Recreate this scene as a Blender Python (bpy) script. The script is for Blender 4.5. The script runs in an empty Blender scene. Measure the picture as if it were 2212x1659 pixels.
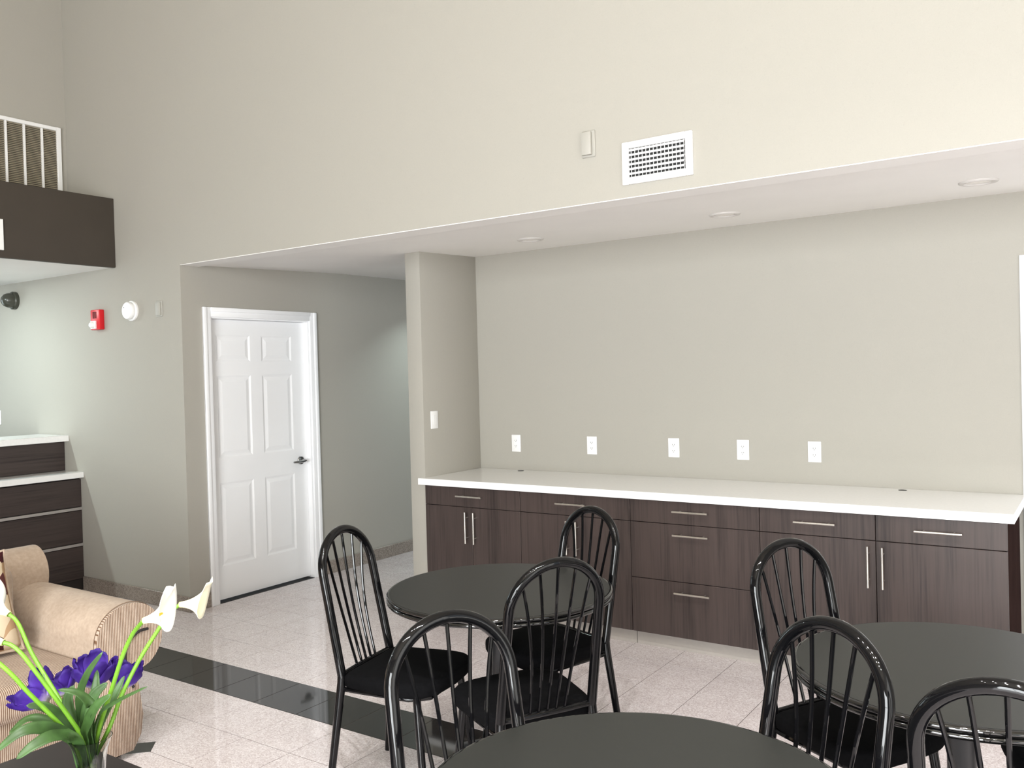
import bpy, bmesh, math, random
from mathutils import Vector, Matrix
random.seed(7)
S = bpy.context.scene
COL = S.collection

# ------------------------------------------------------------------ camera
cam = bpy.data.cameras.new('camera'); cam_o = bpy.data.objects.new('camera', cam); COL.objects.link(cam_o)
cam.sensor_fit = 'HORIZONTAL'; cam.sensor_width = 36.0; cam.lens = 30.6276; cam.clip_start = 0.02
R_ = Vector((0.82575236, 0.56341121, -0.02647344))       # right
D_ = Vector((-0.01423194, -0.02610823, -0.99955781))     # down
F_ = Vector((-0.56385325, 0.82576399, -0.0135405))       # forward
M = Matrix.Identity(4)
for i in range(3):
    M[i][0] = R_[i]; M[i][1] = -D_[i]; M[i][2] = -F_[i]
M[2][3] = 1.6
cam_o.matrix_world = M
S.camera = cam_o

# ------------------------------------------------------------------ view, world, lights
vs = S.view_settings
vs.view_transform = 'Standard'; vs.look = 'None'; vs.gamma = 1.0; vs.use_curve_mapping = False
vs.exposure = 0.05
S.cycles.use_denoising = True
S.cycles.max_bounces = 10; S.cycles.diffuse_bounces = 6; S.cycles.glossy_bounces = 4; S.cycles.transmission_bounces = 8
S.cycles.caustics_reflective = False; S.cycles.caustics_refractive = False
S.cycles.sample_clamp_indirect = 6.0

wd = bpy.data.worlds.new('sky'); S.world = wd; wd.use_nodes = True
wn = wd.node_tree.nodes; wn.clear()
bg = wn.new('ShaderNodeBackground'); bg.inputs[0].default_value = (0.80, 0.90, 1.0, 1); bg.inputs[1].default_value = 1.0
wo = wn.new('ShaderNodeOutputWorld'); wd.node_tree.links.new(bg.outputs[0], wo.inputs[0])

def area(name, loc, direction, sx, sy, power, color, spread=math.pi):
    l = bpy.data.lights.new(name, 'AREA'); l.shape = 'RECTANGLE'; l.size = sx; l.size_y = sy
    l.energy = power; l.color = color; l.spread = spread
    o = bpy.data.objects.new(name, l); COL.objects.link(o); o.location = loc
    o.rotation_euler = Vector(direction).to_track_quat('-Z', 'Z').to_euler()
    return o
WARM = (1.0, 0.945, 0.84); DAY = (0.955, 0.99, 1.0); COOL = (0.80, 0.95, 1.0)
# daylight through the windows of the room (right wall, rear wall, reception, corridor door)
area('daylight_right_window', (2.62, 0.4, 1.6), (-1, 0, 0), 3.5, 2.7, 85, WARM)
area('daylight_rear_window', (0.4, -4.62, 1.75), (0, 1, 0), 3.8, 3.1, 930, DAY)
area('daylight_reception_window', (-9.42, 2.2, 1.6), (1, 0, 0), 1.8, 1.3, 34, COOL)
area('daylight_corridor_window', (-1.56, 6.3, 1.75), (-1, 0, 0), 1.2, 1.0, 14, COOL)

# ------------------------------------------------------------------ helpers
def lin(c):
    c = c / 255.0
    return c / 12.92 if c <= 0.04045 else ((c + 0.055) / 1.055) ** 2.4
def rgb(r, g, b): return (lin(r), lin(g), lin(b), 1.0)

class NT:
    def __init__(s, name):
        s.m = bpy.data.materials.new(name); s.m.use_nodes = True
        s.t = s.m.node_tree; s.b = s.t.nodes['Principled BSDF']
    def n(s, t, **kw):
        x = s.t.nodes.new(t)
        for k, v in kw.items(): setattr(x, k, v)
        return x
    def l(s, a, b): s.t.links.new(a, b)
    def pos(s, scale=(1, 1, 1), obj=False):
        mp = s.n('ShaderNodeMapping'); mp.inputs['Scale'].default_value = scale
        if obj: src = s.n('ShaderNodeTexCoord').outputs['Object']
        else: src = s.n('ShaderNodeNewGeometry').outputs['Position']
        s.l(src, mp.inputs['Vector']); return mp.outputs[0]
    def noise(s, vec, scale, detail=2.0, rough=0.5):
        x = s.n('ShaderNodeTexNoise'); x.inputs['Scale'].default_value = scale
        x.inputs['Detail'].default_value = detail; x.inputs['Roughness'].default_value = rough
        s.l(vec, x.inputs['Vector']); return x.outputs['Fac']
    def ramp(s, fac, stops, interp='LINEAR'):
        x = s.n('ShaderNodeValToRGB'); x.color_ramp.interpolation = interp
        e = x.color_ramp.elements
        e[0].position, e[0].color = stops[0]; e[1].position, e[1].color = stops[-1]
        for p, c in stops[1:-1]:
            k = e.new(p); k.color = c
        s.l(fac, x.inputs[0]); return x.outputs[0]
    def bump(s, h, strength, dist):
        x = s.n('ShaderNodeBump'); x.inputs['Strength'].default_value = strength; x.inputs['Distance'].default_value = dist
        s.l(h, x.inputs['Height']); s.l(x.outputs[0], s.b.inputs['Normal'])
    def color(s, c): s.l(c, s.b.inputs['Base Color'])
    def set(s, **kw):
        names = dict(rough='Roughness', metal='Metallic', spec='Specular IOR Level', coat='Coat Weight', coatr='Coat Roughness',
                     trans='Transmission Weight', ior='IOR', sheen='Sheen Weight', sheenr='Sheen Roughness', col='Base Color',
                     sss='Subsurface Weight', alpha='Alpha')
        for k, v in kw.items(): s.b.inputs[names[k]].default_value = v
        return s

def mulc(c, k): return (c[0] * k, c[1] * k, c[2] * k, 1.0)

def plain(name, c, rough=0.5, var=0.06, scale=8.0, **kw):
    t = NT(name); t.set(rough=rough, **kw)
    f = t.noise(t.pos(), scale, 3)
    t.color(t.ramp(f, [(0.3, mulc(c, 1 - var)), (0.7, mulc(c, 1 + var))]))
    return t.m

def wallpaper(name, c):
    t = NT(name); t.set(rough=0.75, spec=0.3)
    a = t.noise(t.pos((420, 420, 60)), 1.0, 2)
    b = t.noise(t.pos((60, 60, 420)), 1.0, 2)
    mx = t.n('ShaderNodeMath', operation='ADD'); t.l(a, mx.inputs[0]); t.l(b, mx.inputs[1])
    t.color(t.ramp(mx.outputs[0], [(0.7, mulc(c, 0.965)), (1.0, c), (1.3, mulc(c, 1.035))]))
    hf = t.n('ShaderNodeMath', operation='MULTIPLY'); hf.inputs[1].default_value = 0.5; t.l(mx.outputs[0], hf.inputs[0])
    t.bump(hf.outputs[0], 0.08, 0.0015)
    return t.m

def wood(name, dark, light, scale):
    t = NT(name); t.set(rough=0.38, spec=0.45)
    a = t.noise(t.pos(scale), 1.0, 3, 0.6)
    b = t.noise(t.pos(tuple(v * 0.16 for v in scale)), 1.0, 2)
    mx = t.n('ShaderNodeMix'); mx.data_type = 'FLOAT'; mx.inputs[0].default_value = 0.45
    t.l(a, mx.inputs[2]); t.l(b, mx.inputs[3])
    t.color(t.ramp(mx.outputs[0], [(0.34, dark), (0.50, mulc(light, 0.82)), (0.66, light)]))
    t.bump(a, 0.08, 0.001)
    return t.m

def granite(name, cols, rough, scale=150.0, cloud=0.35):
    t = NT(name); t.set(rough=rough, spec=0.5)
    p = t.pos()
    v = t.n('ShaderNodeTexVoronoi'); v.inputs['Scale'].default_value = scale; t.l(p, v.inputs['Vector'])
    sep = t.n('ShaderNodeSeparateColor'); t.l(v.outputs['Color'], sep.inputs[0])
    n2 = t.noise(p, 7.0, 4, 0.6)
    mx = t.n('ShaderNodeMix'); mx.data_type = 'FLOAT'; mx.inputs[0].default_value = cloud
    t.l(sep.outputs[0], mx.inputs[2]); t.l(n2, mx.inputs[3])
    t.color(t.ramp(mx.outputs[0], [(0.08, cols[0]), (0.35, cols[1]), (0.6, cols[2]), (0.9, cols[3])]))
    return t.m

MAT = {}
WALLC = (0.382, 0.366, 0.326, 1)
MAT['wall'] = wallpaper('greige_wallpaper', WALLC)
MAT['soffit'] = plain('soffit_paint', (0.84, 0.83, 0.81, 1), 0.8, 0.015, 3)
MAT['ceiling'] = plain('ceiling_bounce_tint', (0.50, 0.45, 0.36, 1), 0.85, 0.02, 3)  # unseen ceiling, toned tan to warm and dim its bounce on the upper wall
MAT['white'] = plain('white_door_paint', (0.91, 0.92, 0.94, 1), 0.35, 0.01, 3)
MAT['plate'] = plain('white_plastic', (0.86, 0.86, 0.86, 1), 0.3, 0.01, 20)
MAT['plate_tint'] = plain('painted_plastic', (0.40, 0.388, 0.35, 1), 0.5, 0.02, 20)
MAT['slot'] = plain('outlet_slot', (0.05, 0.05, 0.05, 1), 0.6, 0.02, 20)
MAT['quartz'] = plain('white_quartz', (0.88, 0.88, 0.88, 1), 0.12, 0.02, 60)
MAT['woodv'] = wood('dark_laminate_vertical_grain', rgb(42, 35, 34), rgb(73, 62, 59), (75, 75, 2.2))
MAT['woodh'] = wood('dark_laminate_horizontal_grain', rgb(42, 35, 35), rgb(68, 58, 56), (75, 2.2, 75))
MAT['woodside'] = plain('dark_laminate_end_panel', rgb(52, 40, 38), 0.7, 0.15, 6, spec=0.0)
MAT['carcass'] = plain('cabinet_carcass', rgb(34, 28, 27), 0.6)
MAT['toe'] = plain('brushed_toe_kick', rgb(172, 166, 160), 0.4, 0.03, 40)
MAT['steel'] = plain('brushed_steel', (0.72, 0.69, 0.64, 1), 0.3, 0.04, 60, metal=1.0)
MAT['chrome'] = plain('satin_nickel', (0.36, 0.36, 0.36, 1), 0.22, 0.02, 60, metal=1.0)
MAT['fascia'] = plain('dark_fascia_paint', rgb(66, 59, 52), 0.6, 0.06, 4)
MAT['strip'] = plain('aluminium_strip', (0.50, 0.47, 0.46, 1), 0.35, 0.03, 40, metal=0.6)
MAT['tile'] = granite('pink_grey_granite', [rgb(178, 166, 166), rgb(204, 194, 195), rgb(215, 207, 208), rgb(232, 227, 228)], 0.035, 190.0)
MAT['tile_dark'] = granite('black_granite', [rgb(18, 18, 18), rgb(26, 27, 26), rgb(32, 33, 32), rgb(46, 46, 45)], 0.05, 220)
MAT['base'] = granite('brown_granite', [rgb(104, 95, 88), rgb(134, 124, 116), rgb(150, 140, 131), rgb(168, 158, 150)], 0.3)
MAT['grout'] = plain('grey_grout', rgb(84, 76, 72), 0.9)
MAT['black'] = plain('black_gloss_enamel', (0.003, 0.003, 0.0035, 1), 0.05, 0.02, 20, spec=0.33)
MAT['rim'] = plain('glossy_black_edge_band', (0.004, 0.004, 0.004, 1), 0.06, 0.02, 20, spec=0.8)
MAT['velvet'] = plain('black_velvet', (0.0035, 0.0035, 0.004, 1), 0.95, 0.2, 90, spec=0.06)
MAT['ttop'] = plain('dark_grey_laminate', (0.013, 0.0136, 0.0122, 1), 0.42, 0.05, 60, spec=0.35)
MAT['tbase'] = plain('black_table_base', (0.014, 0.014, 0.015, 1), 0.4, 0.05, 30)
MAT['ctop'] = plain('espresso_table_top', rgb(36, 31, 31), 0.4, 0.06, 30, spec=0.2)
MAT['red'] = plain('red_alarm_plastic', rgb(205, 22, 34), 0.35, 0.03, 30)
MAT['clearlens'] = plain('strobe_lens', (0.85, 0.86, 0.84, 1), 0.08, 0.02, 30, coat=0.6)
MAT['domebk'] = plain('smoked_dome', rgb(62, 62, 54), 0.25, 0.05, 30)
MAT['lens'] = plain('frosted_lens', (0.86, 0.84, 0.80, 1), 0.3, 0.01, 30)
MAT['ring'] = plain('lamp_trim_ring', (0.60, 0.58, 0.56, 1), 0.35, 0.02, 30)
MAT['grille_dark'] = plain('grille_duct_dark', rgb(74, 68, 58), 0.8)
MAT['duct_and_gap'] = plain('duct_and_gap_dark', (0.02, 0.02, 0.02, 1), 0.8)
MAT['louver'] = plain('painted_louver', rgb(168, 158, 138), 0.5)
MAT['piping_brown'] = plain('brown_piping', rgb(120, 98, 80), 0.8)
MAT['piping'] = plain('black_piping', (0.012, 0.010, 0.010, 1), 0.6)

def fabric(name, c1, c2, ribs):
    t = NT(name); t.set(rough=0.95, spec=0.1, sheen=0.15)
    f = t.noise(t.pos(), 60.0, 4, 0.6); g = t.noise(t.pos(), 6.0, 3)
    mx = t.n('ShaderNodeMix'); mx.data_type = 'FLOAT'; mx.inputs[0].default_value = 0.5
    t.l(f, mx.inputs[2]); t.l(g, mx.inputs[3])
    base = t.ramp(mx.outputs[0], [(0.35, c1), (0.65, c2)])
    if ribs:
        sx = t.n('ShaderNodeSeparateXYZ'); t.l(t.pos(), sx.inputs[0])
        m1 = t.n('ShaderNodeMath', operation='MULTIPLY'); m1.inputs[1].default_value = 2 * math.pi / 0.0072
        t.l(sx.outputs[1], m1.inputs[0])
        m2 = t.n('ShaderNodeMath', operation='SINE'); t.l(m1.outputs[0], m2.inputs[0])
        m3 = t.n('ShaderNodeMapRange'); m3.inputs[1].default_value = -1; m3.inputs[2].default_value = 1
        t.l(m2.outputs[0], m3.inputs[0])
        rib = t.ramp(m3.outputs[0], [(0.10, rgb(150, 120, 96)), (0.40, (1, 1, 1, 1))])
        mm = t.n('ShaderNodeMix'); mm.data_type = 'RGBA'; mm.blend_type = 'MULTIPLY'; mm.inputs[0].default_value = 1.0
        t.l(base, mm.inputs[6]); t.l(rib, mm.inputs[7]); t.color(mm.outputs[2])
        t.bump(m3.outputs[0], 0.5, 0.002)
    else:
        t.color(base); t.bump(f, 0.15, 0.003)
    return t.m
MAT['chenille'] = fabric('tan_chenille', rgb(158, 140, 123), rgb(180, 162, 145), False)
MAT['ribbed'] = fabric('tan_ribbed_corduroy', rgb(170, 152, 136), rgb(190, 174, 158), True)

def pillow_mat():
    t = NT('leaf_print_pillow_fabric'); t.set(rough=0.9, spec=0.1)
    v = t.n('ShaderNodeTexVoronoi'); v.inputs['Scale'].default_value = 7.5; v.inputs['Randomness'].default_value = 0.9
    nz = t.n('ShaderNodeTexNoise'); nz.inputs['Scale'].default_value = 6.0
    p = t.pos(); t.l(p, nz.inputs['Vector'])
    ad = t.n('ShaderNodeVectorMath', operation='MULTIPLY_ADD'); ad.inputs[1].default_value = (0.12, 0.12, 0.12)
    t.l(nz.outputs['Color'], ad.inputs[0]); t.l(p, ad.inputs[2]); t.l(ad.outputs[0], v.inputs['Vector'])
    sp = t.n('ShaderNodeSeparateColor'); t.l(v.outputs['Color'], sp.inputs[0])
    t.color(t.ramp(sp.outputs[0], [(0.0, rgb(70, 34, 38)), (0.28, rgb(176, 146, 114)), (0.52, rgb(206, 190, 164)), (0.86, rgb(88, 52, 50))], 'CONSTANT'))
    return t.m
MAT['pillow'] = pillow_mat()
MAT['pillow_dark'] = plain('maroon_pillow_back', rgb(84, 50, 48), 0.9, 0.2, 30)

def petal_mat(name, zc):
    t = NT(name); t.set(rough=0.6, spec=0.25)
    sx = t.n('ShaderNodeSeparateXYZ'); t.l(t.pos(obj=True), sx.inputs[0])
    nz = t.noise(t.pos((160, 160, 20), obj=True), 1.0, 2)
    m = t.n('ShaderNodeMath', operation='MULTIPLY_ADD'); m.inputs[1].default_value = 0.012; t.l(nz, m.inputs[0]); t.l(sx.outputs[2], m.inputs[2])
    mr = t.n('ShaderNodeMapRange'); mr.inputs[1].default_value = 0.0; mr.inputs[2].default_value = 0.065; t.l(m.outputs[0], mr.inputs[0])
    t.color(t.ramp(mr.outputs[0], zc)); t.l(mr.outputs[0], t.b.inputs['Alpha']) if False else None
    return t.m
MAT['purple'] = petal_mat('purple_petal', [(0.05, rgb(196, 206, 160)), (0.30, rgb(166, 146, 200)), (0.50, rgb(76, 44, 150)), (1.0, rgb(44, 20, 100))])
MAT['stem'] = plain('calla_stem_green', rgb(100, 148, 36), 0.45, 0.25, 14)
MAT['stem2'] = plain('tulip_stem_green', rgb(150, 172, 84), 0.5, 0.15, 14)
MAT['leaf'] = plain('dark_leaf_green', rgb(52, 80, 36), 0.5, 0.35, 22)
MAT['spathe'] = petal_mat('calla_spathe', [(0.0, rgb(176, 204, 78)), (0.22, rgb(240, 240, 196)), (0.5, rgb(248, 248, 238)), (1.0, rgb(250, 250, 242))])
MAT['spathe_cream'] = petal_mat('calla_spathe_cream', [(0.0, rgb(206, 212, 110)), (0.3, rgb(244, 236, 186)), (0.6, rgb(250, 244, 214)), (1.0, rgb(250, 246, 222))])
MAT['spadix'] = plain('yellow_spadix', rgb(232, 196, 60), 0.7, 0.1, 60)
t = NT('clear_glass'); t.set(col=(0.93, 0.97, 0.95, 1), rough=0.0, trans=1.0, ior=1.45); MAT['glass'] = t.m
t = NT('lit_lamp_lens'); t.b.inputs['Emission Color'].default_value = (1, 0.95, 0.86, 1); t.b.inputs['Emission Strength'].default_value = 6.0; MAT['lit'] = t.m

ORG = {}
def org(p): return ORG.get(p.name, Vector((0, 0, 0))) if p else Vector((0, 0, 0))

def tag(o, label=None, cat=None, group=None, kind=None):
    if label: o['label'] = label
    if cat: o['category'] = cat
    if group: o['group'] = group
    if kind: o['kind'] = kind
    return o

def thing(name, label, cat, loc=(0, 0, 0), rz=0.0, group=None, kind=None):
    o = bpy.data.objects.new(name, None); COL.objects.link(o); o.empty_display_size = 0.1
    o.location = loc; o.rotation_euler = (0, 0, rz)
    ORG[o.name] = Vector(loc)
    return tag(o, label, cat, group, kind)

def obj(name, bm, mat, parent=None, smooth=True, angle=38.0):
    """link bm as ONE mesh object; vertices are given in world metres and moved into the parent's frame"""
    me = bpy.data.meshes.new(name)
    bmesh.ops.recalc_face_normals(bm, faces=bm.faces[:])
    bm.to_mesh(me); bm.free()
    o = bpy.data.objects.new(name, me); COL.objects.link(o)
    me.materials.append(MAT[mat] if isinstance(mat, str) else mat)
    if parent:
        v = org(parent)
        if v.length > 0: me.transform(Matrix.Translation(-v))
        o.parent = parent
        ORG[o.name] = v
    if smooth:
        me.polygons.foreach_set('use_smooth', [True] * len(me.polygons))
        me.set_sharp_from_angle(angle=math.radians(angle))
    return o

def top(name, bm, mat, label, cat, group=None, kind=None, **kw):
    return tag(obj(name, bm, mat, None, **kw), label, cat, group, kind)

def NB(): return bmesh.new()

def box(bm, x0, x1, y0, y1, z0, z1, bev=0.0, seg=1):
    r = bmesh.ops.create_cube(bm, size=1.0)
    vs_ = r['verts']
    for v in vs_:
        v.co = Vector(((x0 + x1) / 2 + v.co.x * (x1 - x0), (y0 + y1) / 2 + v.co.y * (y1 - y0), (z0 + z1) / 2 + v.co.z * (z1 - z0)))
    if bev > 0:
        es = set()
        for v in vs_: es.update(v.link_edges)
        bmesh.ops.bevel(bm, geom=list(es), offset=bev, segments=seg, affect='EDGES', profile=0.5)
    return bm

def B(x0, x1, y0, y1, z0, z1, bev=0.0, seg=1): return box(NB(), x0, x1, y0, y1, z0, z1, bev, seg)

def tube(bm, pts, r, seg=10, cap=True):
    pts = [Vector(p) for p in pts]; n = len(pts)
    rr = r if isinstance(r, (list, tuple)) else [r] * n
    tan = [((pts[min(i + 1, n - 1)] - pts[max(i - 1, 0)])).normalized() for i in range(n)]
    up = Vector((0, 0, 1)) if abs(tan[0].z) < 0.9 else Vector((1, 0, 0))
    u = tan[0].cross(up).normalized(); rings = []
    for i in range(n):
        if i: u = (u - tan[i] * u.dot(tan[i])).normalized()
        w = tan[i].cross(u)
        rings.append([bm.verts.new(pts[i] + (u * math.cos(a) + w * math.sin(a)) * rr[i]) for a in [2 * math.pi * k / seg for k in range(seg)]])
    for i in range(n - 1):
        for k in range(seg):
            bm.faces.new((rings[i][k], rings[i][(k + 1) % seg], rings[i + 1][(k + 1) % seg], rings[i + 1][k]))
    if cap:
        bm.faces.new(rings[0][::-1]); bm.faces.new(rings[-1])
    return bm

def lathe(bm, prof, c=(0, 0, 0), seg=32, axis='z'):
    """prof: list of (radius, height); ends with radius 0 close the shape"""
    c = Vector(c); rings = []
    def pt(r, h, a):
        x, y = r * math.cos(a), r * math.sin(a)
        if axis == 'z': return c + Vector((x, y, h))
        if axis == 'y': return c + Vector((x, h, y))
        return c + Vector((h, x, y))
    for r, h in prof:
        if r < 1e-6: rings.append([bm.verts.new(pt(0, h, 0))])
        else: rings.append([bm.verts.new(pt(r, h, 2 * math.pi * k / seg)) for k in range(seg)])
    for a, b in zip(rings[:-1], rings[1:]):
        for k in range(seg):
            k2 = (k + 1) % seg
            if len(a) == 1 and len(b) == 1: continue
            if len(a) == 1: bm.faces.new((a[0], b[k], b[k2]))
            elif len(b) == 1: bm.faces.new((a[k], a[k2], b[0]))
            else: bm.faces.new((a[k], a[k2], b[k2], b[k]))
    return bm

def prism(bm, poly, lo, hi, axis='x'):
    """extrude a 2-D outline: axis x -> (y,z), y -> (x,z), z -> (x,y)"""
    def P(p, h):
        if axis == 'x': return Vector((h, p[0], p[1]))
        if axis == 'y': return Vector((p[0], h, p[1]))
        return Vector((p[0], p[1], h))
    a = [bm.verts.new(P(p, lo)) for p in poly]; b = [bm.verts.new(P(p, hi)) for p in poly]
    n = len(poly)
    for i in range(n): bm.faces.new((a[i], a[(i + 1) % n], b[(i + 1) % n], b[i]))
    bm.faces.new(a[::-1]); bm.faces.new(b)
    return bm

def cr(pts, n=8):
    """Catmull-Rom through the points"""
    P = [Vector(p) for p in pts]; P = [P[0] * 2 - P[1]] + P + [P[-1] * 2 - P[-2]]; out = []
    for i in range(1, len(P) - 2):
        for k in range(n):
            t_ = k / n
            a, b, c, d = P[i - 1], P[i], P[i + 1], P[i + 2]
            out.append(0.5 * ((2 * b) + (c - a) * t_ + (2 * a - 5 * b + 4 * c - d) * t_ ** 2 + (3 * b - a - 3 * c + d) * t_ ** 3))
    out.append(P[-2]); return out

def copy_tree(o, parent=None):
    c = o.copy(); COL.objects.link(c); c.parent = parent
    for ch in list(o.children): copy_tree(ch, c)
    return c

def struct(name, bm, mat, label, cat='wall', **kw):
    return top(name, bm, mat, label, cat, kind='structure', **kw)

# ================================================================== THE SHELL
XL, XR, YR, YW, ZC = -9.5, 2.6, -4.5, 3.68, 5.2       # far left, right, rear, back wall plane, ceiling
XD = -5.25                                            # plane of the door wall
YB = 5.17                                             # niche back wall
SOF0, SOF1 = 2.40, 2.455                              # soffit height at its front edge / at the niche wall
def sof(y): return SOF0 + (SOF1 - SOF0) * (y - YW) / (YB - YW)

# back wall: full height at the left, hanging bulkhead at the right
bm = NB()
prism(bm, [(XL, 0), (XD, 0), (XD, SOF0), (XR, SOF0), (XR, ZC), (XL, ZC)], YW, YW + 0.15, 'y')
struct('wall_back', bm, 'wall', 'tall greige wallpapered wall with a bulkhead over the cabinet niche', smooth=False)
# door wall with the door opening
bm = NB()
box(bm, XD - 0.15, XD, YW + 0.15, 3.905, 0, 2.50); box(bm, XD - 0.15, XD, 3.905, 4.84, 2.055, 2.50); box(bm, XD - 0.15, XD, 4.84, 9.0, 0, 2.50)
struct('wall_left_corridor', bm, 'wall', 'greige side wall holding the white panel door', smooth=False)
struct('wall_niche', B(-3.956, XR, YB, YB + 0.13, 0, 2.50), 'wall', 'greige wall behind the long white countertop', smooth=False)
bm = B(-3.956, -3.826, 4.53, YB, 0, 2.455, 0.006, 2)
struct('wall_pier', bm, 'wall', 'narrow greige wall end between the corridor and the cabinet niche')
struct('wall_far_corridor', B(XD - 0.15, -1.4, 9.0, 9.15, 0, 2.55), 'wall', 'greige far end wall of the corridor', smooth=False)
bm = NB(); box(bm, -1.5, -1.35, YB + 0.13, 5.6, 0, 2.55); box(bm, -1.5, -1.35, 7.0, 9.0, 0, 2.55); box(bm, -1.5, -1.35, 5.6, 7.0, 0, 1.15); box(bm, -1.5, -1.35, 5.6, 7.0, 2.3, 2.55)
struct('wall_right_corridor', bm, 'wall', 'greige corridor wall with a window opening', smooth=False)
# soffit
bm = NB()
prism(bm, [(YW + 0.15, sof(YW + 0.15)), (YB, SOF1), (9.0, SOF1 + 0.03), (9.0, SOF1 + 0.15), (YW + 0.15, SOF1 + 0.15)], XD, XR, 'x')
for f in bm.faces: pass
struct('ceiling_soffit', bm, 'soffit', 'smooth pale dropped ceiling over the cabinet niche and corridor', 'ceiling', smooth=False)
struct('trim_1', B(XD, XR, YW + 0.002, YW + 0.15, SOF0 - 0.004, SOF0, 0), 'soffit', 'pale underside of the bulkhead edge', 'trim', smooth=False)
# upper left wall, reception soffit and dark fascia
struct('wall_left_upper', B(-6.80, -6.645, YR, YW, 2.96, ZC), 'wall', 'greige upper wall above the dark reception fascia', smooth=False)
bm = NB(); box(bm, XL, -6.06, YR, YW, 2.45, 2.56); box(bm, -6.80, -6.06, YR, YW, 2.86, 2.945)
struct('ceiling_reception', bm, 'soffit', 'white dropped ceiling over the reception desk', 'ceiling', smooth=False)
struct('trim_2', B(-6.06, -6.018, YR, YW, 2.447, 2.955, 0.006, 2), 'fascia', 'dark brown fascia band above the reception desk', 'trim')
# other walls
struct('wall_reception', B(XL - 0.15, XL, YR, YW + 0.15, 0, 2.56), 'wall', 'greige far wall of the reception', smooth=False)
bm = NB(); y0, y1, z0, z1 = -1.4, 2.2, 0.2, 3.0
box(bm, XR, XR + 0.15, YR, y0, 0, ZC); box(bm, XR, XR + 0.15, y1, YB + 0.13, 0, ZC); box(bm, XR, XR + 0.15, y0, y1, 0, z0); box(bm, XR, XR + 0.15, y0, y1, z1, ZC)
struct('wall_right', bm, 'wall', 'greige wall with the tall side window', smooth=False)
bm = NB(); x0, x1, z0, z1 = -1.55, 2.35, 0.15, 3.35
box(bm, XL, x0, YR - 0.15, YR, 0, ZC); box(bm, x1, XR + 0.15, YR - 0.15, YR, 0, ZC); box(bm, x0, x1, YR - 0.15, YR, 0, z0); box(bm, x0, x1, YR - 0.15, YR, z1, ZC)
struct('wall_rear', bm, 'wall', 'greige wall with the wide front windows', smooth=False)
struct('ceiling', B(-6.80, XR + 0.15, YR - 0.15, YW + 0.15, ZC, ZC + 0.1), 'ceiling', 'high tan-toned ceiling of the lounge', 'ceiling', smooth=False)

def window(name, axis, c, a0, a1, z0, z1, na, nz, label):
    w = thing(name, label, 'window', (c if axis == 'x' else (a0 + a1) / 2, (a0 + a1) / 2 if axis == 'x' else c, z0), kind='structure')
    def bar(nm, p0, p1, q0, q1):
        if axis == 'x': obj(nm, B(c - 0.03, c + 0.03, p0, p1, q0, q1, 0.004), 'white', w)
        else: obj(nm, B(p0, p1, c - 0.03, c + 0.03, q0, q1, 0.004), 'white', w)
    t_ = 0.06
    bar('window_frame', a0, a0 + t_, z0, z1); bar('window_frame', a1 - t_, a1, z0, z1)
    bar('window_frame', a0 + t_, a1 - t_, z0, z0 + t_); bar('window_frame', a0 + t_, a1 - t_, z1 - t_, z1)
    for i in range(1, na):
        p = a0 + (a1 - a0) * i / na; bar('mullion', p - 0.025, p + 0.025, z0 + t_, z1 - t_)
    for i in range(1, nz):
        q = z0 + (z1 - z0) * i / nz; bar('transom', a0 + t_, a1 - t_, q - 0.025, q + 0.025)
    return w
window('window_1', 'x', XR + 0.08, -1.4, 2.2, 0.2, 3.0, 3, 2, 'tall white framed side window of the lounge')
window('window_2', 'y', YR - 0.08, -1.55, 2.35, 0.15, 3.35, 4, 2, 'wide white framed front windows of the lounge')
window('window_3', 'x', -1.45, 5.6, 7.0, 1.15, 2.3, 2, 1, 'small white framed corridor window')

# baseboards
struct('baseboard_back', B(-6.585, XD, YW - 0.012, YW, 0, 0.105, 0.003), 'base', 'brown granite baseboard running from the reception desk to the corridor', 'baseboard')
bm = NB(); box(bm, XD, XD + 0.012, YW - 0.012, 3.843, 0, 0.105, 0.003); box(bm, XD, XD + 0.012, 4.905, 9.0, 0, 0.105, 0.003)
struct('baseboard_corridor', bm, 'base', 'brown granite baseboard on the door wall', 'baseboard')

# ------------------------------------------------------------------ floor with tiles
PT = 0.3048; GX, GY = -2.905, 2.80
FL = struct('floor', B(XL, XR + 0.1, YR, 9.1, -0.12, -0.0012), 'grout', 'polished pink-grey granite tile floor with a black granite band', 'floor', smooth=False)
def projpx(p):
    v = Vector(p) - Vector((0, 0, 1.6)); d = v.dot(F_)
    return (1106 + 1881.9 * v.dot(R_) / d, 829.5 + 1881.9 * v.dot(D_) / d, d) if d > 0.2 else None
tm = NB(); h = PT / 2 - 0.0014
box(tm, -h, h, -h, h, -0.008, 0.0)
es = [e for e in tm.edges if all(v.co.z > -0.001 for v in e.verts)]
bmesh.ops.bevel(tm, geom=es, offset=0.0009, segments=1, affect='EDGES')
tiles = {}
for k in ('tile', 'tile_dark'):
    me = bpy.data.meshes.new(k); tm.to_mesh(me); me.materials.append(MAT[k]); tiles[k] = me
cand = []
for i in range(-14, 19):
    for j in range(-24, 21):
        cx, cy = GX + (i + 0.5) * PT, GY + (j + 0.5) * PT
        if cy > YW and (cx < XD - 0.1 or (cy > YB and cx > -3.9)): continue
        if cx > 2.7: continue
        a = 0
        pr = [projpx((cx + sx * h, cy + sy * h, 0)) for sx, sy in ((-1, -1), (1, -1), (1, 1), (-1, 1))]
        if all(pr) and any(-60 < q[0] < 2270 and q[1] < 1720 for q in pr):
            a = abs(sum(pr[k][0] * pr[(k + 1) % 4][1] - pr[(k + 1) % 4][0] * pr[k][1] for k in range(4))) / 2
        cand.append((-a, cx, cy, 'tile_dark' if j == 0 else 'tile'))
cand.sort()
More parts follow.
